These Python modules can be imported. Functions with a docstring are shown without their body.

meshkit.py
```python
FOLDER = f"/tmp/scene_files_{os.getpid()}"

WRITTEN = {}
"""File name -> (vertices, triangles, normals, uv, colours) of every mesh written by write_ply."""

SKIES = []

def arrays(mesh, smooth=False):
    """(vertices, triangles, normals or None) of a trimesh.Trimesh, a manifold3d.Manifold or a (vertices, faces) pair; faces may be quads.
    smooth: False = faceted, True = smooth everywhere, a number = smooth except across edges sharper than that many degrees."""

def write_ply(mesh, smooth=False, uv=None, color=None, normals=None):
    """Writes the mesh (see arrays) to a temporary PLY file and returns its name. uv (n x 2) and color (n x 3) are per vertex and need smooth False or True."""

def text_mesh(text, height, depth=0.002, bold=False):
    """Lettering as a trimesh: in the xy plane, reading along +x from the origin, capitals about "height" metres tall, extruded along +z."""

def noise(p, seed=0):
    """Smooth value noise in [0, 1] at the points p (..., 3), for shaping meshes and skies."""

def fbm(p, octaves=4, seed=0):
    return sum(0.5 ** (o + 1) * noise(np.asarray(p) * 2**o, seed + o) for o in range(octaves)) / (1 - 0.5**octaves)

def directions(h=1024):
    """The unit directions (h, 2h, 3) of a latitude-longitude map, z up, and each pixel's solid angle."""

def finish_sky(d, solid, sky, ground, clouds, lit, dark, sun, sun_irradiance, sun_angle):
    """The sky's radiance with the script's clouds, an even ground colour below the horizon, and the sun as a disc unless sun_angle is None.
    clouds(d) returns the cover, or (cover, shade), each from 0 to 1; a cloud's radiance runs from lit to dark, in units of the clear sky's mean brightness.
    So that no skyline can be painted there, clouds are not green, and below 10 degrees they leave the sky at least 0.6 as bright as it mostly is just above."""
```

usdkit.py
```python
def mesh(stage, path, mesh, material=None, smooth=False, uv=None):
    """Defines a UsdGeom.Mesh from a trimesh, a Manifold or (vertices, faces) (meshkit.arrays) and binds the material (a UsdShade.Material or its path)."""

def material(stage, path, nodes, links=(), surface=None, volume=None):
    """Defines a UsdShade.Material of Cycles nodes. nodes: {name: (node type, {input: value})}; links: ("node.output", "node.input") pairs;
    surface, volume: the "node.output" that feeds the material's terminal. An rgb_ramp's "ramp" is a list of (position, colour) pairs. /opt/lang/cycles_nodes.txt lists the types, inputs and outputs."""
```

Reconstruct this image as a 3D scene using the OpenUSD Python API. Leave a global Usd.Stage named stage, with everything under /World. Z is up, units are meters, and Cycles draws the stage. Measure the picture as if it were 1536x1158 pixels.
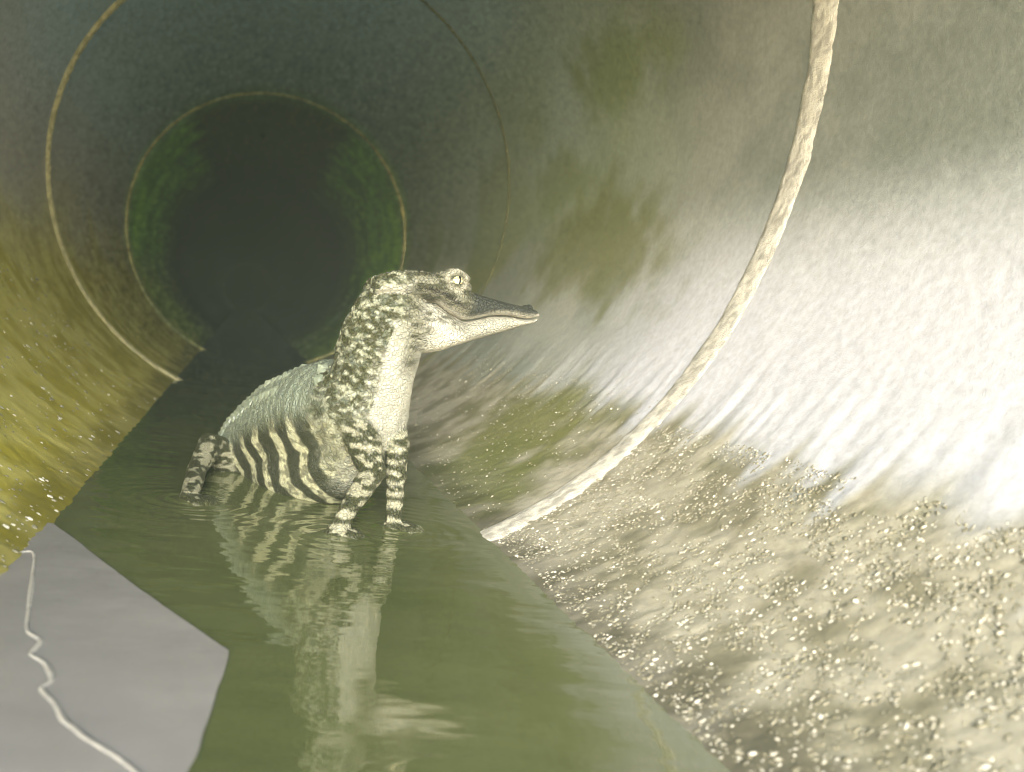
import math, random
import numpy as np, trimesh, manifold3d as m3, usdkit, meshkit
from scipy.interpolate import PchipInterpolator as PC
from pxr import Usd, UsdGeom, UsdLux, UsdShade, Gf, Sdf, Vt

stage = Usd.Stage.CreateInMemory()
UsdGeom.SetStageUpAxis(stage, 'Z'); UsdGeom.SetStageMetersPerUnit(stage, 1.0)
UsdGeom.Xform.Define(stage, '/World'); UsdGeom.Scope.Define(stage, '/World/Looks')
rng = np.random.default_rng(7)

# ------------------------------------------------------------------ camera, sky, sun, exposure
F_PX = 1500.0                                   # focal length in pixels of a 1536 wide picture
CAM = np.array([-0.04125, 0.0, -0.1594])
AX = np.array([[0.95589766, -0.12180796, 0.26724984],      # rows: world x, y, z; columns: camera right, up, forward
               [-0.25844096, 0.08343287, 0.96241739],
               [0.13952752, 0.98904084, -0.04827312]])
XC, YC, FC = AX[:, 0], AX[:, 1], AX[:, 2]
cam = UsdGeom.Camera.Define(stage, '/World/camera')
m = np.eye(4); m[0, :3], m[1, :3], m[2, :3], m[3, :3] = XC, YC, -FC, CAM
cam.AddTransformOp().Set(Gf.Matrix4d(*m.ravel().tolist()))
cam.CreateHorizontalApertureAttr(36.0); cam.CreateFocalLengthAttr(36.0 * F_PX / 1536)
cam.CreateClippingRangeAttr((0.01, 2000.0))
cam.CreateFStopAttr(13.0); cam.CreateFocusDistanceAttr(0.61)
cam.CreateExposureAttr(2.62)

SUN_TRAVEL = np.array([0.19, 1.0, -0.235]); SUN_TRAVEL /= np.linalg.norm(SUN_TRAVEL)
TO_SUN = -SUN_TRAVEL
SKY = usdkit.material(stage, '/World/Looks/sky_air', {
    'sky': ('sky_texture', {'sky_type': 'single_scattering', 'sun_disc': False, 'sun_elevation': float(math.asin(TO_SUN[2])),
                            'sun_rotation': float(math.atan2(TO_SUN[0], TO_SUN[1]))}),
    'bg': ('background_shader', {'strength': 0.15})}, [('sky.color', 'bg.color')], surface='bg.background')
dome = UsdLux.DomeLight.Define(stage, '/World/sky')
UsdShade.MaterialBindingAPI.Apply(dome.GetPrim()).Bind(SKY)
stand_in_sun = UsdLux.DistantLight.Define(stage, '/World/stand_in_sun')  # shines in through the added open end, in place of the crawler's lamp
stand_in_sun.CreateIntensityAttr(0.3); stand_in_sun.CreateAngleAttr(22.0); stand_in_sun.CreateNormalizeAttr(True); stand_in_sun.CreateColorAttr(Gf.Vec3f(1.0, 0.99, 0.98))
zx = TO_SUN; xx = np.cross([0, 0, 1.0], zx); xx /= np.linalg.norm(xx); yx = np.cross(zx, xx)
m = np.eye(4); m[0, :3], m[1, :3], m[2, :3] = xx, yx, zx
stand_in_sun.AddTransformOp().Set(Gf.Matrix4d(*m.ravel().tolist()))

# ------------------------------------------------------------------ helpers
TAKEN = {}
def numbered(name, parent='/World'):
    k = (str(parent), name); n = TAKEN.get(k, 0); TAKEN[k] = n + 1
    return name if n == 0 else f'{name}_{n:03d}'
def tag(p, label=None, cat=None, group=None, kind=None):
    p = p.GetPrim() if hasattr(p, 'GetPrim') else p
    for k, v in (('label', label), ('category', cat), ('group', group), ('kind', kind)):
        if v: p.SetCustomDataByKey(k, v)
    return p
def thing(name, label=None, cat=None, loc=(0, 0, 0), kind=None):
    x = UsdGeom.Xform.Define(stage, '/World/' + numbered(name)); x.AddTranslateOp().Set(Gf.Vec3d(*map(float, loc)))
    tag(x, label, cat, None, kind); x.GetPrim().SetCustomDataByKey
    return x
def obj(name, mesh, mat, parent=None, smooth=True, tint=None, loc=(0, 0, 0)):
    par = str(parent.GetPath()) if parent is not None else '/World'
    if not np.allclose(loc, 0):
        v, f, _ = meshkit.arrays(mesh); mesh = (v - np.asarray(loc), f)
    g = usdkit.mesh(stage, par + '/' + numbered(name, par), mesh, mat, smooth=smooth)
    if tint is not None:
        UsdGeom.PrimvarsAPI(g).CreatePrimvar('tint', Sdf.ValueTypeNames.Color3fArray, 'vertex').Set(Vt.Vec3fArray.FromNumpy(np.asarray(tint, np.float32)))
    return g
def fbm(p, o=4, s=0): return meshkit.fbm(np.asarray(p, float) + 100.0, o, s)
def sm(a, b, x):
    t = np.clip((x - a) / (b - a), 0, 1); return t * t * (3 - 2 * t)
def mixc(a, b, t): t = np.asarray(t)[..., None]; return np.asarray(a) * (1 - t) + np.asarray(b) * t
def W(px, py, d):
    """The point seen at pixel (px, py) of the 1536 x 1158 photograph at depth d metres."""
    return CAM + d * (XC * (px - 768) / F_PX + YC * (579 - py) / F_PX + FC)
def M(name, nodes, links, surface): return usdkit.material(stage, '/World/Looks/' + name, nodes, links, surface)

# ------------------------------------------------------------------ materials
def tinted(name, scale, rough, bump, dist, spec=0.4, lo=0.75, hi=1.2, vscale=None, coat=0.0):
    nodes = {'geo': ('geometry', {}), 'at': ('attribute', {'attribute': 'tint'}),
             'n1': ('noise_texture', {'scale': scale, 'detail': 6, 'roughness': 0.65}),
             'n2': ('noise_texture', {'scale': scale * 6, 'detail': 3, 'roughness': 0.6}),
             'r1': ('map_range', {'from_min': 0.3, 'from_max': 0.7, 'to_min': lo, 'to_max': hi, 'clamp': True}),
             'r2': ('map_range', {'from_min': 0.25, 'from_max': 0.75, 'to_min': rough - 0.12, 'to_max': rough + 0.15, 'clamp': True}),
             'mul': ('mix', {'mix_type': 'multiply', 'fac': 1.0}), 'add': ('math', {'math_type': 'add'}),
             'b': ('bump', {'strength': bump, 'distance': dist}),
             'p': ('principled_bsdf', {'specular_ior_level': spec, 'coat_weight': coat, 'coat_roughness': 0.25})}
    links = [('geo.position', 'n1.vector'), ('geo.position', 'n2.vector'), ('n1.fac', 'r1.value'), ('n1.fac', 'r2.value'),
             ('at.color', 'mul.color1'), ('r1.result', 'mul.color2'), ('mul.color', 'p.base_color'), ('r2.result', 'p.roughness'),
             ('n1.fac', 'add.value1'), ('n2.fac', 'add.value2'), ('add.value', 'b.height'), ('b.normal', 'p.normal')]
    if vscale:
        nodes['vo'] = ('voronoi_texture', {'scale': vscale, 'feature': 'distance_to_edge'})
        nodes['vr'] = ('map_range', {'from_min': 0.0, 'from_max': 0.18, 'to_min': 0.0, 'to_max': 1.0, 'clamp': True})
        nodes['b2'] = ('bump', {'strength': 0.72, 'distance': 0.0014})
        links += [('geo.position', 'vo.vector'), ('vo.distance', 'vr.value'), ('vr.result', 'b2.height'), ('b2.normal', 'b.normal')]
    return M(name, nodes, links, 'p.BSDF')
CONCRETE = tinted('damp_concrete', 190, 0.68, 0.3, 0.0008, spec=0.28, lo=0.84, hi=1.15)
MORTAR = tinted('crumbly_mortar', 160, 0.75, 0.8, 0.002, lo=0.7, hi=1.15)
PEBBLE = tinted('quartz_pebble', 300, 0.45, 0.2, 0.0004, spec=0.4, lo=0.8, hi=1.2)
SKIN = tinted('reptile_skin', 260, 0.5, 0.35, 0.0006, spec=0.5, lo=0.8, hi=1.15, vscale=420, coat=0.08)
SCUTE = tinted('horny_scute', 260, 0.4, 0.35, 0.0006, spec=0.5, lo=0.8, hi=1.15, coat=0.25)
EYE = M('eye_gold', {'n': ('noise_texture', {'scale': 900.0, 'detail': 2}), 'r': ('rgb_ramp', {'ramp': [(0.35, (0.30, 0.26, 0.10)), (0.65, (0.62, 0.60, 0.40))]}),
                     'g': ('geometry', {}), 'p': ('principled_bsdf', {'roughness': 0.08, 'coat_weight': 0.8})},
        [('g.position', 'n.vector'), ('n.fac', 'r.fac'), ('r.color', 'p.base_color')], 'p.BSDF')
PUPIL = M('eye_black', {'p': ('principled_bsdf', {'base_color': (0.008, 0.008, 0.006), 'roughness': 0.06})}, [], 'p.BSDF')
HAZE = usdkit.material(stage, '/World/Looks/damp_air', {'v': ('principled_volume', {'color': (0.60, 0.85, 0.82), 'density': 0.034, 'anisotropy': 0.0})}, [], volume='v.volume')
PLUG_DARK = M('plug_dark', {'geo': ('geometry', {}), 'n': ('noise_texture', {'scale': 12.0, 'detail': 5}), 'r': ('rgb_ramp', {'ramp': [(0.3, (0.02, 0.026, 0.012)), (0.7, (0.04, 0.05, 0.025))]}),
    'p': ('principled_bsdf', {'roughness': 0.8})}, [('geo.position', 'n.vector'), ('n.fac', 'r.fac'), ('r.color', 'p.base_color')], 'p.BSDF')
WATER = M('murky_water', {
    'geo': ('geometry', {}), 'map': ('mapping', {'scale': (10.0, 26.0, 1.0)}), 'n': ('noise_texture', {'scale': 1.0, 'detail': 4, 'roughness': 0.55}),
    'map2': ('mapping', {'scale': (60.0, 220.0, 1.0)}), 'n2': ('noise_texture', {'scale': 1.0, 'detail': 2}),
    'm2': ('math', {'math_type': 'multiply', 'value2': 0.05}), 'add': ('math', {'math_type': 'add'}),
    'b': ('bump', {'strength': 0.11, 'distance': 0.004}),
    'nc': ('noise_texture', {'scale': 9.0, 'detail': 3}), 'rc': ('rgb_ramp', {'ramp': [(0.3, (0.065, 0.082, 0.028)), (0.7, (0.105, 0.120, 0.052))]}),
    'p': ('principled_bsdf', {'roughness': 0.015, 'ior': 1.8})},
    [('geo.position', 'map.vector'), ('map.vector', 'n.vector'), ('geo.position', 'map2.vector'), ('map2.vector', 'n2.vector'), ('n2.fac', 'm2.value1'),
     ('n.fac', 'add.value1'), ('m2.value', 'add.value2'), ('add.value', 'b.height'), ('b.normal', 'p.normal'), ('geo.position', 'nc.vector'),
     ('nc.fac', 'rc.fac'), ('rc.color', 'p.base_color')], 'p.BSDF')
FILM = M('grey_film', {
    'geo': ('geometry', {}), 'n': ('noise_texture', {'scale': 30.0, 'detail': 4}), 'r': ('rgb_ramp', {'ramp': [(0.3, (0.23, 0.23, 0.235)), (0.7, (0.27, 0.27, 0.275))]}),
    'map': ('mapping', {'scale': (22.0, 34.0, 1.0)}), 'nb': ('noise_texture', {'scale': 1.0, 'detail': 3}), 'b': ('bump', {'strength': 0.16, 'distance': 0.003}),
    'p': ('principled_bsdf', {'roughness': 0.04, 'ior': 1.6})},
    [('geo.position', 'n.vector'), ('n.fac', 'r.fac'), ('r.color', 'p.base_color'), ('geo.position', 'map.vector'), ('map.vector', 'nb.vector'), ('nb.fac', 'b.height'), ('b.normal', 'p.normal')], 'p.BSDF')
SOIL = M('dry_soil', {
    'geo': ('geometry', {}), 'n': ('noise_texture', {'scale': 3.0, 'detail': 8}), 'r': ('rgb_ramp', {'ramp': [(0.3, (0.15, 0.145, 0.12)), (0.7, (0.26, 0.25, 0.21))]}),
    'b': ('bump', {'strength': 0.6, 'distance': 0.03}), 'p': ('principled_bsdf', {'roughness': 0.9})},
    [('geo.position', 'n.vector'), ('n.fac', 'r.fac'), ('r.color', 'p.base_color'), ('n.fac', 'b.height'), ('b.normal', 'p.normal')], 'p.BSDF')

# ------------------------------------------------------------------ the pipe, the ground over it, the water
R = 0.305; WATER_Z = -0.2813; ADDED_MOUTH = -0.30  # open end added behind the camera so daylight reaches inside
JOINTS = [(0.472, 0.45, -0.20), (1.4064, -0.0173, -0.1359), (2.3257, 0.0488, 0.0266), (3.35, 0.0, 0.0), (4.6, 0, 0), (6.2, 0, 0), (9.5, 0, 0), (14.0, 0, 0)]
def joint_y(k, th):
    if k < 0: return np.full_like(th, ADDED_MOUTH)
    y, a, b = JOINTS[k]; return y + R * (a * np.sin(th) + b * np.cos(th))

def wall_colour(th, y):
    """Base colours of the concrete: bare paste, worn aggregate, ochre and algae stains, plus painted-in glow, shade and shadow."""
    deg = np.degrees(th)
    p = np.c_[np.sin(th) * R, y, np.cos(th) * R]
    n = fbm(p * 9, 4, 3); n2 = fbm(p * 40, 3, 5)
    right = sm(-20, 40, deg) * (deg > 0) + 0.0
    c = mixc((0.24, 0.275, 0.255), (0.345, 0.38, 0.365), sm(0.35, 0.65, n))
    # right wall below the flow line: paste worn off, brown-grey
    edge = 131 + 5 * (fbm(np.c_[y * 70, 0 * y, 0 * y + 3], 2, 8) - 0.5) * 2
    worn = sm(-3, 4, deg - edge)
    c = mixc(c, mixc((0.185, 0.18, 0.125), (0.35, 0.345, 0.285), sm(0.35, 0.62, n2)), worn * 0.9)
    st_ = meshkit.noise(np.c_[y * 75 + 60, deg * 0.06 + 40, 0 * y + 5], 31)
    c = mixc(c, (0.16, 0.175, 0.10), np.exp(-((deg - 129) / 7.0) ** 2) * sm(0.55, 0.35, st_) * 0.4)
    c = c * (1 - 0.24 * sm(104, 92, deg) * right)[:, None]  # upper right wall dimmed in colour, shade above the glow
    painted_glow = sm(93, 112, deg) * (1 - worn) * sm(1.0, 0.62, y)  # bright pool of light on the smooth band, painted into the wall colour
    c = mixc(c, (0.56, 0.60, 0.70), painted_glow * 0.9)
    # left wall: lavender grey paste above, ochre mud below the old water mark
    left = sm(20, 60, -deg)
    c = mixc(c, (0.36, 0.36, 0.37), left * 0.8)
    och = sm(92, 125, -deg + 26 * (n - 0.5)) * left
    c = mixc(c, mixc((0.33, 0.30, 0.035), (0.47, 0.44, 0.13), sm(0.3, 0.7, n2)), och)
    # the crown from the second section on: the screen's blue cast put into the colour
    crown = sm(98, 62, np.abs(deg)) * sm(0.8, 1.3, y)
    c = mixc(c, (0.35, 0.50, 0.66), crown * 0.9)
    # algae further in, and the alligator's shadow painted on the wall
    alg = sm(0.47, 0.6, fbm(p * 4.0 + 7, 3, 11)) * sm(0.75, 1.1, y) * sm(45, 75, deg)
    c = mixc(c, (0.17, 0.20, 0.06), alg * 0.75)
    c = mixc(c, (0.26, 0.34, 0.25), sm(0.7, 1.0, y) * sm(20, 60, deg) * sm(108, 88, deg) * 0.6)
    for d0, y0, dw, yw, cc, k in ((67, 0.98, 9, 0.13, (0.17, 0.22, 0.085), .8), (101, 0.98, 13, 0.2, (0.15, 0.17, 0.055), .75), (84, 1.15, 8, 0.1, (0.16, 0.20, 0.06), .5), (140, 0.83, 12, 0.14, (0.14, 0.155, 0.05), .9), (152, 0.75, 10, 0.12, (0.12, 0.14, 0.045), .8)):  # last two blotches paint the alligator's cast shadow in olive
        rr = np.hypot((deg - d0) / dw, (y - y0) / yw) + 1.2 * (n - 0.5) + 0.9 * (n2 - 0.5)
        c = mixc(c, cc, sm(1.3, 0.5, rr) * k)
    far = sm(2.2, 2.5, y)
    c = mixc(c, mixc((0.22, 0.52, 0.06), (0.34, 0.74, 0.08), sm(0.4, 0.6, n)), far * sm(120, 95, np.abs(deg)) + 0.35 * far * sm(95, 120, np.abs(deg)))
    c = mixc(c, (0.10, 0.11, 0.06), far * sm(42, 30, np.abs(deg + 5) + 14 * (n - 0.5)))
    c = mixc(c, (0.035, 0.045, 0.022), sm(3.0, 4.2, y))  # darkness of the deep pipe painted into the walls, hides the end plug
    c = c * (1 - 0.42 * sm(WATER_Z + 0.016, WATER_Z + 0.003, p[:, 2] + 0.012 * (n2 - 0.5)))[:, None]      # the damp tide mark
    return c
def wall_relief(th, y):
    """Depth of the surface towards the axis, metres."""
    deg = np.degrees(th)
    p = np.c_[np.sin(th) * R, y, np.cos(th) * R]
    d = 0.0005 * (fbm(p * 14, 3, 21) - 0.5) + 0.0006 * (fbm(p * 110, 3, 22) - 0.5)
    worn = sm(126, 136, deg) + sm(112, 132, -deg)
    d += worn * 0.0022 * (fbm(p * 230, 3, 23) - 0.5)
    streak = np.exp(-((deg - 128) / 6.5) ** 2)
    s = meshkit.noise(np.c_[y * 75 + 60, deg * 0.06 + 40, 0 * y + 5], 31) + 0.6 * meshkit.noise(np.c_[y * 160 + 60, deg * 0.09 + 40, 0 * y + 9], 32)
    d += streak * 0.0013 * (s - 0.8)
    return d
def pipe_section(k, ny, nth, label):
    th = np.linspace(-np.pi, np.pi, nth + 1)[:-1]
    t = np.linspace(0, 1, ny + 1)
    TH, TT = np.meshgrid(th, t)
    Y = joint_y(k - 1, TH) * (1 - TT) + joint_y(k, TH) * TT
    thf, yf = TH.ravel(), Y.ravel()
    r = R - wall_relief(thf, yf)
    v = np.c_[r * np.sin(thf), yf, r * np.cos(thf)]
    i, j = np.meshgrid(np.arange(ny), np.arange(nth), indexing='ij')
    a = i * nth + j; b = i * nth + (j + 1) % nth; c_ = a + nth; d_ = b + nth
    f = np.stack([a, b, d_, c_], -1).reshape(-1, 4)
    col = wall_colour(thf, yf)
    # outer face and the two ends, coarser
    no = 96; tho = np.linspace(-np.pi, np.pi, no + 1)[:-1]; RO = R + 0.07
    vo = [np.c_[RO * np.sin(tho), joint_y(kk, tho) + dy, RO * np.cos(tho)] for kk, dy in ((k - 1, 0.002), (k, -0.002))]
    vi = [np.c_[(R + 0.006) * np.sin(tho), joint_y(kk, tho) + dy, (R + 0.006) * np.cos(tho)] for kk, dy in ((k - 1, 0.002), (k, -0.002))]
    ring = [vi[0], vo[0], vo[1], vi[1]]; base = len(v); v2 = np.vstack(ring); f2 = []
    for q in range(3):
        j = np.arange(no); f2.append(np.stack([base + q * no + j, base + (q + 1) * no + j, base + (q + 1) * no + (j + 1) % no, base + q * no + (j + 1) % no], -1))
    v = np.vstack([v, v2]); f = np.vstack([f] + f2); col = np.vstack([col, np.full((len(v2), 3), 0.36)])
    y0 = JOINTS[k - 1][0] if k else ADDED_MOUTH
    loc = (0, y0, -R)
    t_ = thing('concrete_pipe', label, 'pipe', loc)
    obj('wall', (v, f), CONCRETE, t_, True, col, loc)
    return t_, loc
def mortar_ring(k, parent, loc, width, height, col, rag=0.35, worn=None):
    nth = 1500; th = np.linspace(-np.pi, np.pi, nth + 1)[:-1]; prof = np.linspace(-1, 1, 13)
    TH, PP = np.meshgrid(th, prof); q = np.c_[np.sin(TH.ravel()) * R, PP.ravel() * width, np.cos(TH.ravel()) * R]
    wv = width * (1 + rag * 2 * (fbm(np.c_[TH[0] * 14, 0 * th, 0 * th], 4, 41 + k) - 0.5))
    Y = joint_y(k, TH) + PP * wv[None] * 0.5 + 0.07 * width * (fbm(np.c_[TH[0] * 9, 0 * th + 4, 0 * th], 3, 51 + k) - 0.5)[None]
    hh = (1 - PP ** 4) * height * (0.9 + 0.5 * (fbm(q * 260, 3, 61).reshape(TH.shape) - 0.5)) - 0.0015
    if worn: hh = hh - height * 0.55 * sm(worn[0], worn[0] + 25, np.degrees(TH)) * sm(worn[1], worn[1] - 15, np.degrees(TH))
    r = R - hh
    v = np.c_[(r * np.sin(TH)).ravel(), Y.ravel(), (r * np.cos(TH)).ravel()]
    n = len(prof); i, j = np.meshgrid(np.arange(n - 1), np.arange(nth), indexing='ij')
    f = np.stack([i * nth + j, i * nth + (j + 1) % nth, (i + 1) * nth + (j + 1) % nth, (i + 1) * nth + j], -1).reshape(-1, 4)
    c = mixc(np.array(col) * (0.62 if k == 0 else 0.75), col, sm(0.36, 0.56, fbm(q * 110, 4, 71)))
    if worn: c = mixc(c, (0.17, 0.19, 0.09), sm(worn[0], worn[0] + 25, np.degrees(TH)).ravel() * sm(worn[1], worn[1] - 15, np.degrees(TH)).ravel() * 0.9)
    return obj('mortar_ring', (v, f), MORTAR, parent, True, c, loc)
LABELS = ['nearest concrete pipe section, with worn pebbly right wall below a smooth pale band',
          'second concrete pipe section, behind the alligator, between the wide mortar ring and the thin one',
          'third concrete pipe section, with a bluish crown, in front of the far thin mortar ring',
          'dark green algae covered concrete pipe section just beyond the far thin mortar ring']
SECT = [(300, 640), (220, 460), (140, 320), (80, 200), (50, 160), (50, 120), (50, 120), (40, 96)]
pipes = []
for k in range(len(JOINTS)):
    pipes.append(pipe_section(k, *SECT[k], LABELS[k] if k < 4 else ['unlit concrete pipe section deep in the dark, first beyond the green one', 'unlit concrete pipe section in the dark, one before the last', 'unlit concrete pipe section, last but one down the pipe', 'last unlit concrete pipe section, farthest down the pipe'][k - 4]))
mortar_ring(0, *pipes[0], 0.036, 0.0030, (0.78, 0.79, 0.73), 0.14, (-181, -95))
mortar_ring(1, *pipes[1], 0.020, 0.006, (0.66, 0.65, 0.40), 0.2, (-20, 190))
mortar_ring(2, *pipes[2], 0.022, 0.006, (0.66, 0.68, 0.36), 0.2)

def pebbles(k, spots, seed):
    """Exposed stones of the worn wall: (theta, y, size) each a squashed and jittered icosahedron half sunk in the paste."""
    g = np.random.default_rng(seed); ico = trimesh.creation.icosphere(1); bv, bf = np.array(ico.vertices), np.array(ico.faces)
    V, Fc, Cc, off = [], [], [], 0
    for th, y, s in spots:
        n = np.array([-np.sin(th), 0, -np.cos(th)]); t1 = np.array([0, 1.0, 0]); t2 = np.cross(n, t1)
        a = g.uniform(0, np.pi); e1 = t1 * math.cos(a) + t2 * math.sin(a); e2 = np.cross(n, e1)
        q = bv * (1 + g.uniform(-0.22, 0.22, (len(bv), 1)))
        P = np.array([R * np.sin(th), y, R * np.cos(th)]) + s * (q[:, :1] * e1 * g.uniform(0.9, 1.5) + q[:, 1:2] * e2 * g.uniform(0.7, 1.0) + q[:, 2:] * n * g.uniform(0.3, 0.6)) + n * s * 0.05
        V.append(P); Fc.append(bf + off); off += len(bv)
        tone = g.uniform(0, 1); col = mixc((0.20, 0.195, 0.14), (0.70, 0.70, 0.64), tone ** 4.0)
        Cc.append(np.tile(col, (len(bv), 1)))
    t_, loc = pipes[k]
    o = obj('exposed_pebbles', (np.vstack(V), np.vstack(Fc)), PEBBLE, t_, True, np.vstack(Cc), loc); tag(o, kind='stuff')
def scatter(n, d0, d1, y0, y1, g, smin=0.0004, smax=0.0010):
    d = d0 + (d1 - d0) * g.uniform(0, 1, n); y = g.uniform(y0, y1, n); s = smin + (smax - smin) * g.uniform(0, 1, n) ** 3.5
    keep = fbm(np.c_[d * 0.35, y * 25, 0 * d], 2, 91) > 0.27
    return list(zip(np.radians(d[keep]), y[keep], s[keep]))
g_ = np.random.default_rng(11)
pebbles(0, scatter(16000, 131, 157, 0.16, 0.60, g_) + scatter(1500, -157, -112, 0.30, 0.60, g_, 0.0006, 0.0017), 12)
pebbles(1, scatter(1500, 128, 157, 0.63, 1.25, g_) + scatter(900, -157, -120, 0.63, 1.2, g_, 0.0006, 0.0017), 13)

hw = math.sqrt(R * R - WATER_Z ** 2) + 0.012
nx = 150; X, Y = np.meshgrid(np.linspace(-hw, hw, nx + 1), np.r_[np.linspace(ADDED_MOUTH, 0.2, 60), np.linspace(0.202, 0.9, 360), np.linspace(0.92, 1.6, 50), np.linspace(1.65, 14.0, 61)])
Z = WATER_Z + 0.0006 * (fbm(np.c_[X.ravel() * 22, Y.ravel() * 40, 0 * X.ravel()], 3, 77).reshape(X.shape) - 0.5)
def on_water(px, py):
    r = XC * (px - 768) / F_PX + YC * (579 - py) / F_PX + FC; return CAM + r * (WATER_Z - CAM[2]) / r[2]
for (px, py), am in (((506, 800), .00032), ((588, 793), .00032), ((284, 750), .00028), ((470, 742), .0002)):      # rings round the legs and the belly
    c_ = on_water(px, py); d_ = np.hypot(X - c_[0], Y - c_[1]); Z = Z + am * np.cos(2 * np.pi * (d_ - 0.008) / 0.012) * np.exp(-d_ / 0.03) * sm(0.004, 0.012, d_)
i, j = np.meshgrid(np.arange(X.shape[0] - 1), np.arange(nx), indexing='ij'); a = i * (nx + 1) + j
wf = np.stack([a, a + 1, a + nx + 2, a + nx + 1], -1).reshape(-1, 4)
tag(obj('water', (np.c_[X.ravel(), Y.ravel(), Z.ravel()], wf), WATER, None, True), kind='structure')

# a flat grey sheet added for the pale patch on the water by the left wall
from shapely.geometry import Polygon
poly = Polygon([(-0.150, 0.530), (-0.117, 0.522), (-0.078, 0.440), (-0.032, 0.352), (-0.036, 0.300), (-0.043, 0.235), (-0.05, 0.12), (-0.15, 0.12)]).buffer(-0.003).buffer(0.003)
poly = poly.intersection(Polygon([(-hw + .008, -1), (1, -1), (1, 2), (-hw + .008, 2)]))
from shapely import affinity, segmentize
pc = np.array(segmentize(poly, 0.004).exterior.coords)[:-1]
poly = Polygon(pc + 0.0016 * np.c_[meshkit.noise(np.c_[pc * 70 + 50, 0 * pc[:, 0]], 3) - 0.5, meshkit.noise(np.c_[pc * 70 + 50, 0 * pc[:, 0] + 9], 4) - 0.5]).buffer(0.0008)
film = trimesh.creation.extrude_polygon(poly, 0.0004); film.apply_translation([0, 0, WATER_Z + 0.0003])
tag(obj('grey_sheet', film, FILM, None, 30), 'smooth pale grey sheet with straight edges added on the water by the left wall', 'scum')

fo = np.array([on_water(*q) for q in ((6, 842), (46, 830), (48, 870), (43, 915), (41, 950), (60, 966), (46, 983), (68, 1000), (76, 1024), (62, 1036), (82, 1060), (96, 1086), (110, 1096), (128, 1112), (158, 1130), (190, 1152), (240, 1200))])  # pale wavy thread laid over the grey sheet
tt = np.linspace(0, len(fo) - 1, 160); fo = PC(np.arange(len(fo)), fo)(tt)
dd = np.gradient(fo, axis=0); dd /= np.linalg.norm(dd, axis=1, keepdims=True); sdv = np.c_[-dd[:, 1], dd[:, 0], 0 * tt]
fw = 0.0008 * (0.5 + fbm(np.c_[tt * 0.8, 0 * tt, 0 * tt], 3, 5)); fv = []
for q_, h_ in ((-1, 0.0007), (-0.6, 0.0011), (0, 0.0013), (0.6, 0.0011), (1, 0.0007)): fv.append(fo + sdv * (fw * q_)[:, None] + [0, 0, h_])
fv = np.vstack(fv); n_ = len(tt); i, j = np.meshgrid(np.arange(4), np.arange(n_ - 1), indexing='ij'); a = i * n_ + j
tag(obj('pale_thread', (fv, np.stack([a, a + 1, a + n_ + 1, a + n_], -1).reshape(-1, 4)), MORTAR, None, True, np.tile((0.46, 0.46, 0.44), (len(fv), 1))), 'thin wavy pale thread lying across the added grey sheet', 'foam')

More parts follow.
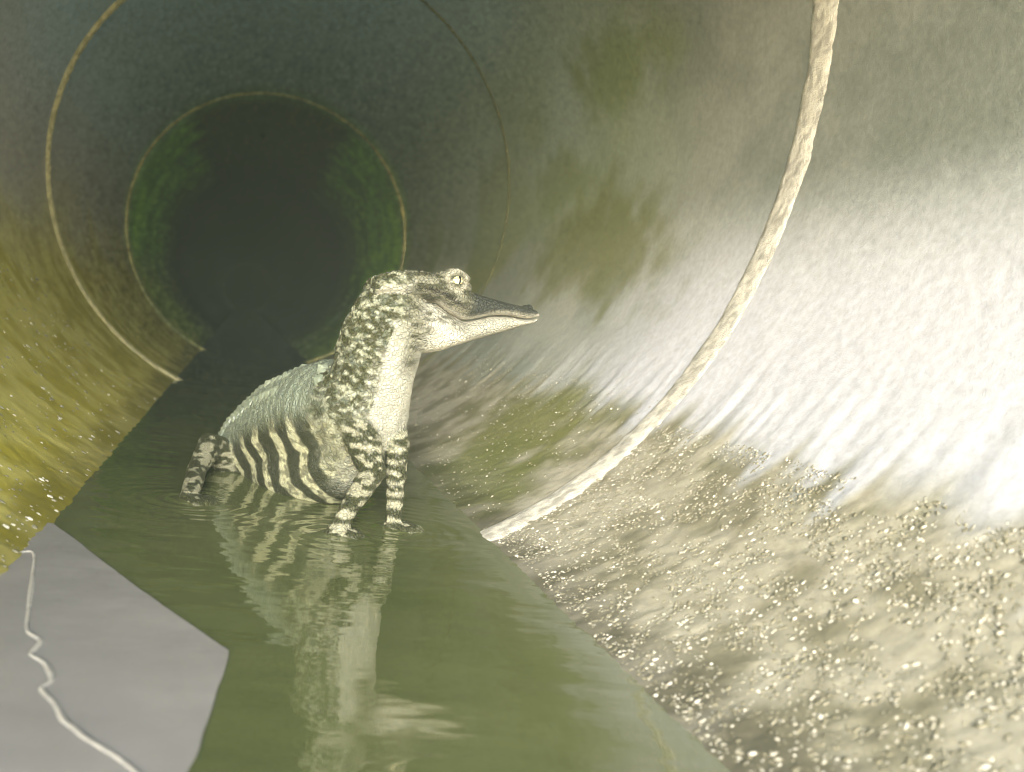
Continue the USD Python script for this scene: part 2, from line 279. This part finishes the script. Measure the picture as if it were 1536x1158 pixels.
# unseen ground at the added open end that lets daylight in, and the earth the pipe runs under
gm = trimesh.creation.box([40, 40, 0.4]); gm.apply_translation([0, 3, -0.60]); tag(obj('ground', gm, SOIL, None, False), kind='structure')
prof = Polygon([(-20, -0.45), (20, -0.45), (20, 0.6), (-20, 0.6)]).difference(__import__('shapely').Point(0, 0).buffer(R + 0.075, 64))
em = trimesh.creation.extrude_polygon(prof, 20.0); em.apply_transform(trimesh.transformations.rotation_matrix(np.pi / 2, [1, 0, 0])); em.apply_translation([0, 20.0 - 0.1, 0])
tag(obj('embankment', em, SOIL, None, False), kind='structure')
cap = trimesh.creation.cylinder(R + 0.06, 0.2, sections=48); cap.apply_transform(trimesh.transformations.rotation_matrix(np.pi / 2, [1, 0, 0])); cap.apply_translation([0, 14.12, 0])  # dark plug added at the far end to keep daylight out
tag(obj('added_plug', cap, PLUG_DARK, None, False), kind='structure')

# the damp air
hz = trimesh.creation.box([44, 44, 2.6]); hz.apply_translation([0, 3, -0.55]); tag(obj('haze', hz, HAZE, None, False), kind='stuff')

# ------------------------------------------------------------------ the alligator
def ball(p, r): return m3.Manifold.sphere(float(r), 20).translate([float(x) for x in p])
def chain(pts):
    out = []
    for (p, r), (q, s) in zip(pts[:-1], pts[1:]): out.append(m3.Manifold.batch_hull([ball(p, r), ball(q, s)]))
    return out
spine = [(W(372, 690, .765), .026), (W(408, 664, .725), .034), (W(452, 640, .685), .0375), (W(498, 622, .648), .036), (W(538, 618, .62), .031),
         (W(559, 572, .608), .0245), (W(570, 520, .602), .0255), (W(588, 480, .600), .0240)]
belly = [(W(415, 705, .715), .026), (W(462, 702, .672), .030), (W(512, 690, .638), .026), (W(545, 640, .618), .024)]
tail = [(W(372, 692, .765), .025), (W(352, 700, .82), .020), (W(338, 690, .89), .016), (W(330, 672, .98), .012), (W(326, 655, 1.08), .009), (W(328, 645, 1.16), .005)]
parts = chain(spine) + chain(belly) + chain(tail)
BONES = []
def leg(js):
    pts = [(W(*j[:3]), j[3]) for j in js]; BONES.extend(zip(pts[:-1], pts[1:])); return chain(pts)
def zfoot(px, py): 
    r = XC * (px - 768) / F_PX + YC * (579 - py) / F_PX + FC; t = (WATER_Z - CAM[2]) / r[2]; return t
near_w, far_w = zfoot(500, 800), zfoot(588, 790)
parts += leg([(537, 640, .600, .0125), (560, 708, .588, .0074), (520, 768, near_w + .004, .0052), (506, 800, near_w, .0050)])
parts += leg([(575, 628, .622, .0135), (596, 668, .612, .0074), (592, 760, far_w + .001, .0048), (588, 795, far_w, .0048)])
hind_w = zfoot(286, 748)
parts += leg([(365, 705, .73, .016), (316, 668, .69, .0085), (295, 705, hind_w + .05, .0062), (284, 748, hind_w, .0058)])
for (cx, cy, dd, n, ang0) in ((500, 800, near_w, 5, -30), (588, 795, far_w, 5, -10), (286, 748, hind_w, 4, 30)):
    c = W(cx, cy, dd); c[2] = WATER_Z - 0.002
    for q in range(n):
        a = math.radians(ang0 + (q - (n - 1) / 2) * 26); dv = XC * math.cos(a) - np.array([0, 1, 0]) * math.sin(a); dv[2] = 0; ln = (0.020, .024, .026, .024, .018)[q]
        parts += chain([(c, .0058), (c + dv * ln * 0.55 + [0, 0, 0.001], .0040), (c + dv * ln + [0, 0, -0.005], .0022)])

YAW = math.radians(20)
ix, iy = XC * 0.9985 - YC * 0.055, YC * 0.9985 + XC * 0.055
HF = ix * math.cos(YAW) + FC * math.sin(YAW); HU = iy; HL = np.cross(HU, HF)         # forward, up, far side
H0 = W(590, 462, .600)
def HW(s, l, u): return H0 + (HF * s + HL * l + HU * u) * 0.01
def head_local(v): d = (v - H0) * 100; return np.c_[d @ HF, d @ HL, d @ HU]
S = np.array([-1.5, 0, 1.2, 2.4, 3.6, 4.4, 5.2, 6.2, 7.4, 8.2, 8.8, 9.15, 9.3])
TOP = np.array([1.6, 2.15, 2.25, 2.15, 1.85, 1.45, 1.2, 1.0, 0.80, 0.70, 0.60, .46, .34])
MOU = np.array([0.5, 0.55, 0.55, 0.42, -0.12, -0.38, -0.22, 0.05, 0.10, 0.0, 0.06, 0.16, 0.2])
BOT = np.array([-2.0, -2.5, -2.65, -2.55, -2.15, -1.85, -1.55, -1.22, -0.80, -0.52, -0.32, -0.15, -0.02])
WID = np.array([2.1, 2.3, 2.35, 2.2, 1.9, 1.65, 1.48, 1.34, 1.20, 1.06, 0.84, 0.56, 0.25])
fT, fM, fB, fW = (PC(S, a) for a in (TOP, MOU, BOT, WID))
def loft(top, bot, wid, s0, s1, n=70, k=40, e=2.5):
    ss = np.linspace(s0, s1, n); an = np.linspace(0, 2 * np.pi, k + 1)[:-1]; V = []
    for s in ss:
        c, h = (top(s) + bot(s)) / 2, max((top(s) - bot(s)) / 2, 0.04)
        y = np.sign(np.cos(an)) * np.abs(np.cos(an)) ** (2 / e) * wid(s); z = c + h * np.sign(np.sin(an)) * np.abs(np.sin(an)) ** (2 / e)
        V += [HW(s, a, b) for a, b in zip(y, z)]
    V += [HW(ss[0], 0, (top(ss[0]) + bot(ss[0])) / 2), HW(ss[-1], 0, (top(ss[-1]) + bot(ss[-1])) / 2)]
    i, j = np.meshgrid(np.arange(n - 1), np.arange(k), indexing='ij')
    f = np.stack([i * k + j, i * k + (j + 1) % k, (i + 1) * k + (j + 1) % k, (i + 1) * k + j], -1).reshape(-1, 4)
    f = np.vstack([f[:, [0, 1, 2]], f[:, [0, 2, 3]]]); j = np.arange(k)
    f = np.vstack([f, np.c_[np.full(k, n * k), (j + 1) % k, j], np.c_[np.full(k, n * k + 1), (n - 1) * k + j, (n - 1) * k + (j + 1) % k]])
    t = trimesh.Trimesh(np.array(V), f, process=False)
    if t.volume < 0: t.invert()
    return m3.Manifold(m3.Mesh(np.asarray(t.vertices, np.float32), np.asarray(t.faces, np.uint32)))
upper = loft(fT, lambda s: fM(s) - 0.03, fW, -1.5, 9.3)
lower = loft(lambda s: fM(s) - 0.13 * float(sm(2.0, 3.2, np.array(s))) + 0.02, fB, lambda s: fW(s) * (0.90 if s > 2.4 else 0.97), -1.5, 9.15, e=2.1)
jaw_back = m3.Manifold.batch_hull([ball(HW(-0.4, 1.3, -.8), .011), ball(HW(-0.4, -1.3, -.8), .011), ball(HW(1.4, 1.2, -1.1), .0115), ball(HW(1.4, -1.2, -1.1), .0115)])
bumps = []
for sd in (-1, 1):
    bumps += [m3.Manifold.batch_hull([ball(HW(3.25, sd * 1.15, 1.85), .0074), ball(HW(2.6, sd * 1.2, 1.7), .006), ball(HW(4.0, sd * 1.1, 1.45), .005)]),
              m3.Manifold.batch_hull([ball(HW(2.75, sd * 1.62, 2.02), .0026), ball(HW(3.35, sd * 1.72, 2.28), .0026)]), m3.Manifold.batch_hull([ball(HW(3.35, sd * 1.72, 2.28), .0026), ball(HW(4.0, sd * 1.58, 2.0), .0024)]),
              m3.Manifold.batch_hull([ball(HW(2.8, sd * 1.72, 1.5), .0022), ball(HW(3.9, sd * 1.66, 1.45), .0022)]),
              ball(HW(8.55, sd * .34, .62), .0026)]
parts += [upper, lower, jaw_back] + bumps
body = m3.Manifold.batch_boolean(parts, m3.OpType.Add).refine_to_length(0.0028)
mm = body.to_mesh(); tm = trimesh.Trimesh(mm.vert_properties[:, :3], mm.tri_verts, process=True)
hl = head_local(np.array(tm.vertices)); before = np.array(tm.vertices)
trimesh.smoothing.filter_taubin(tm, lamb=0.5, nu=0.53, iterations=14)
keep = sm(2.2, 3.4, hl[:, 0])[:, None] * 0.65; tm.vertices = np.array(tm.vertices) * (1 - keep) + before * keep      # the jaws stay crisp
mm = m3.Manifold(m3.Mesh(np.asarray(tm.vertices, np.float32), np.asarray(tm.faces, np.uint32)))
if mm.status() == m3.Error.NoError and mm.num_tri() > 0: mm = mm.refine_to_length(0.0015).to_mesh(); tm = trimesh.Trimesh(mm.vert_properties[:, :3], mm.tri_verts, process=False)
V = np.array(tm.vertices); N = np.array(tm.vertex_normals)
# where every vertex lies along the spine
SP = np.array([p for p, r in spine]); SR = np.array([r for p, r in spine]); cum = np.r_[0, np.cumsum(np.linalg.norm(np.diff(SP, axis=0), axis=1))]
def along(P):
    best = np.full(len(P), 1e9); s = np.zeros(len(P)); ctr = np.zeros_like(P); tan = np.zeros_like(P)
    for k in range(len(SP) - 1):
        d = SP[k + 1] - SP[k]; L = np.linalg.norm(d); t = np.clip((P - SP[k]) @ d / L / L, -0.3 if k == 0 else 0, 1); q = SP[k] + t[:, None] * d; e = np.linalg.norm(P - q, axis=1)
        u = e < best; best[u], s[u], ctr[u], tan[u] = e[u], cum[k] + t[u] * L, q[u], d / L
    return s, ctr, tan, best
s, ctr, tan, dist = along(V)
rad = V - ctr; rad /= np.linalg.norm(rad, axis=1, keepdims=True) + 1e-9
dors = np.array([-0.25, 0.25, 1.0]); dorsal_dir = dors - tan * (tan @ dors)[:, None]; dorsal_dir /= np.linalg.norm(dorsal_dir, axis=1, keepdims=True)
up = (rad * dorsal_dir).sum(1)                                  # 1 on the ridge of the back, -1 on the belly
side = (rad * np.cross(tan, dorsal_dir)).sum(1)
hl = head_local(V); inhead = sm(-0.3, 1.0, hl[:, 0]) * sm(4.0, 2.6, np.abs(hl[:, 1])) * sm(-4.5, -3.2, hl[:, 2])
p100 = V * 100
n_big, n_mid, n_small = fbm(p100 * 0.55, 3, 5), fbm(p100 * 1.5, 3, 6), fbm(p100 * 3.6, 2, 7)
blot = fbm(p100 * np.array([2.2, 2.2, 3.4]), 2, 9)
OLIVE, DARK, PALE, CREAM, GREY = (0.045, 0.055, 0.022), (0.02, 0.024, 0.010), (0.31, 0.34, 0.26), (0.42, 0.44, 0.385), (0.10, 0.12, 0.09)
trunk = sm(0.205, 0.165, s)                                     # 1 on the trunk, 0 on the neck
c = mixc(OLIVE, GREY, sm(0.3, 0.65, n_mid))
c = mixc(c, (0.20, 0.25, 0.205), trunk * sm(-0.2, 0.35, up) * 0.85)
band = 0.5 + 0.5 * np.sin(2 * np.pi * (s / 0.0255 + 0.5 * (n_big - 0.5)))
flank = trunk * sm(0.15, -0.25, up)
c = mixc(c, DARK, flank * 0.85)
c = mixc(c, (0.50, 0.52, 0.36), flank * sm(0.55, 0.8, band) * (0.35 + 0.65 * sm(0.42, 0.54, fbm(p100 * 2.6, 2, 20))))
neckm = 1 - trunk
c = mixc(c, PALE, neckm * sm(0.49, 0.56, blot) * 0.95)
c = mixc(c, (0.035, 0.04, 0.014), neckm * sm(0.51, 0.57, fbm(p100 * 3.0, 2, 15)) * 0.92)
throat = sm(0.2, 0.6, (N @ XC) * 0.8 - N[:, 2] * 0.7 + 0.1) * neckm * sm(0.13, 0.16, s) * (1 - sm(2.6, 3.4, hl[:, 0]))
c = mixc(c, CREAM, throat * 0.9)
def bone_gap(P, bones):
    best = np.full(len(P), 1e9)
    for (a, ra), (b, rb) in bones:
        d = b - a; t = np.clip((P - a) @ d / (d @ d), 0, 1); best = np.minimum(best, np.linalg.norm(P - a - t[:, None] * d, axis=1) - (ra + t * (rb - ra)))
    return best
gap_trunk = bone_gap(V, list(zip(spine[:-1], spine[1:])) + list(zip(belly[:-1], belly[1:])))
limb = sm(-0.002, 0.003, gap_trunk - bone_gap(V, BONES)) * (1 - inhead) * (hl[:, 0] < 2)
zb = 0.5 + 0.5 * np.sin(2 * np.pi * (V[:, 2] / 0.0082 + 0.7 * (n_mid - 0.5)))
c = mixc(c, mixc((0.030, 0.036, 0.014), (0.30, 0.31, 0.23), sm(0.50, 0.60, fbm(p100 * np.array([1.5, 1.5, 3.4]), 2, 19) + 0.10 * (zb - 0.5)) * (1 - 0.6 * sm(0.03, 0.0, s))), limb)
toes = sm(0.0035, 0.001, V[:, 2] - WATER_Z) * sm(0.008, 0.014, bone_gap(V, BONES)) * (gap_trunk > .01)
c = mixc(c, (0.06, 0.07, 0.03), toes * 0.6)
# head
ju = hl[:, 2] - fM(np.clip(hl[:, 0], -1.5, 9.3)); hs = hl[:, 0]
hc = mixc((0.045, 0.05, 0.03), (0.16, 0.168, 0.125), sm(0.42, 0.58, fbm(p100 * np.array([1.6, 1.6, 3.0]), 3, 25)))
hc = mixc(hc, (0.022, 0.028, 0.024), sm(4.0, 4.8, hs) * sm(0.12, 0.3, ju))
hc = mixc(hc, (0.012, 0.012, 0.008), np.exp(-((ju - 0.55) / 0.17) ** 2) * sm(0.6, 1.8, hs) * sm(4.8, 3.8, hs) * 0.9)
low = sm(0.06, -0.02, ju)
hc = mixc(hc, mixc((0.33, 0.345, 0.30), (0.05, 0.055, 0.035), sm(0.50, 0.60, blot) * sm(5.2, 2.6, hs) * sm(-2.3, -1.4, hl[:, 2]) * 0.85), low * sm(0.8, 2.0, hs))
hc = mixc(hc, (0.50, 0.51, 0.46), np.exp(-((ju + 0.02) / 0.15) ** 2) * sm(2.0, 2.6, hs))
hc = mixc(hc, (0.06, 0.06, 0.04), np.exp(-((ju + 0.09) / 0.045) ** 2) * sm(2.2, 2.8, hs) * 0.7)
hc = mixc(hc, (0.52, 0.53, 0.47), sm(-0.9, -1.5, ju + 0.18 * np.clip(hs - 4, 0, 5)) * sm(1.5, 2.5, hs) * 0.9)
er = np.hypot(hs - 3.35, hl[:, 2] - 1.85)
hc = mixc(hc, (0.36, 0.365, 0.30), np.exp(-((er - 0.62) / 0.16) ** 2) * (np.abs(hl[:, 1]) > 0.9) * (0.55 + 0.4 * sm(0.45, 0.6, n_small)))
c = mixc(c, hc, inhead)
# relief: lumpy hide, lateral folds, low ridges on the back
cell = np.abs(np.sin(2 * np.pi * (p100 @ np.array([0.9, 0.5, 0.75])))) * np.abs(np.sin(2 * np.pi * (p100 @ np.array([-0.6, 0.7, 0.95]))))
amp = 0.0017 * (cell ** 0.5 - 0.5) * neckm * (1 - sm(2.0, 3.5, hs) * inhead) * (1 - throat)
amp += 0.0010 * (fbm(p100 * 2.4, 3, 17) - 0.5) * (1 - 0.7 * sm(3, 5, hs) * inhead)
amp += 0.0011 * (fbm(p100 * 1.1, 2, 18) - 0.5) * neckm * (1 - inhead)
amp += trunk * 0.0010 * (np.abs(np.sin(np.pi * s / 0.0088)) - 0.5) * sm(-0.4, 0.3, up)
V2 = V + N * amp[:, None]
base = spine[2][0].copy(); base[2] = WATER_Z
gator = thing('alligator', 'young spotted alligator with raised head facing right, standing in the shallow pipe water', 'alligator', base)
obj('body', (V2, np.array(tm.faces)), SKIN, gator, True, c, base)
# scutes along the back and the nape: keeled horny plates
def scute(centre, t, n, w, l, h):
    b = np.cross(n, t); k = 9; an = np.linspace(0, 2 * np.pi, k)[:-1]; pts = []
    for rr, hh in ((1.0, -0.6), (0.92, 0.25), (0.55, 0.6)):
        for a in an: pts.append(centre + t * math.cos(a) * l * rr + b * math.sin(a) * w * rr + n * h * hh)
    pts.append(centre + t * l * 0.35 + n * h * 1.0); pts.append(centre - t * l * 0.5 + n * h * 1.35)
    return trimesh.convex.convex_hull(np.array(pts))
from scipy.spatial import cKDTree
tree = cKDTree(V2); nsc = 0
def place_scute(sv, ang, w, l, h):
    global nsc
    k = min(np.searchsorted(cum, sv, 'right') - 1, len(SP) - 2); t = (sv - cum[k]) / (cum[k + 1] - cum[k]); q = SP[k] * (1 - t) + SP[k + 1] * t
    tn = (SP[k + 1] - SP[k]) / np.linalg.norm(SP[k + 1] - SP[k]); dd = dors - tn * (tn @ dors); dd /= np.linalg.norm(dd); bb = np.cross(tn, dd)
    dr = dd * math.cos(ang) + bb * math.sin(ang); cand = q + dr * np.interp(sv, cum, SR); _, ii = tree.query(cand)
    P, n = V2[ii], N[ii]; tt = tn - n * (tn @ n); tt /= np.linalg.norm(tt)
    sc = scute(P, tt, n, w, l, h); g = np.random.default_rng(900 + nsc); nsc += 1
    v = np.array(sc.vertices); col = np.tile(mixc((0.15, 0.19, 0.15), (0.26, 0.31, 0.25), g.uniform()), (len(v), 1))
    obj('scute', sc, SCUTE, gator, 50, None, base) if False else obj('scute', (v, np.array(sc.faces)), SCUTE, gator, False, col, base)
for r_ in range(15):
    sv = 0.004 + r_ * 0.0092
    for ca in (-0.95, -0.57, -0.19, 0.19, 0.57, 0.95):
        place_scute(sv, ca, 0.0052 if sv > .03 else .0042, 0.0040, 0.0022)
for sv, cas in ((0.172, (-.5, .5)), (0.181, (-.8, -.27, .27, .8)), (0.192, (-.5, .5)), (0.225, (-.6, -.2, .2, .6))):
    for ca in cas: place_scute(sv, ca, .0045, .0038, .0024)
for sd in (-1, 1):
    ec = HW(3.35, sd * 1.50, 1.80); e = trimesh.creation.icosphere(3, .0044); e.apply_translation(ec)
    eo = obj('eye', e, EYE, gator, True, None, base)
    pu = trimesh.creation.icosphere(3, 1.0); pv = np.array(pu.vertices); o_ = HL * sd * 0.9 + HF * 0.35 + HU * 0.1; o_ /= np.linalg.norm(o_)
    e1 = HU; e2 = np.cross(o_, e1); pv = ec + o_ * .0038 + pv[:, :1] * o_ * .0009 + pv[:, 1:2] * e1 * .0026 + pv[:, 2:] * e2 * .0010
    par = UsdGeom.Xformable(eo)
    obj('pupil', (pv, np.array(pu.faces)), PUPIL, eo, True, None, base)
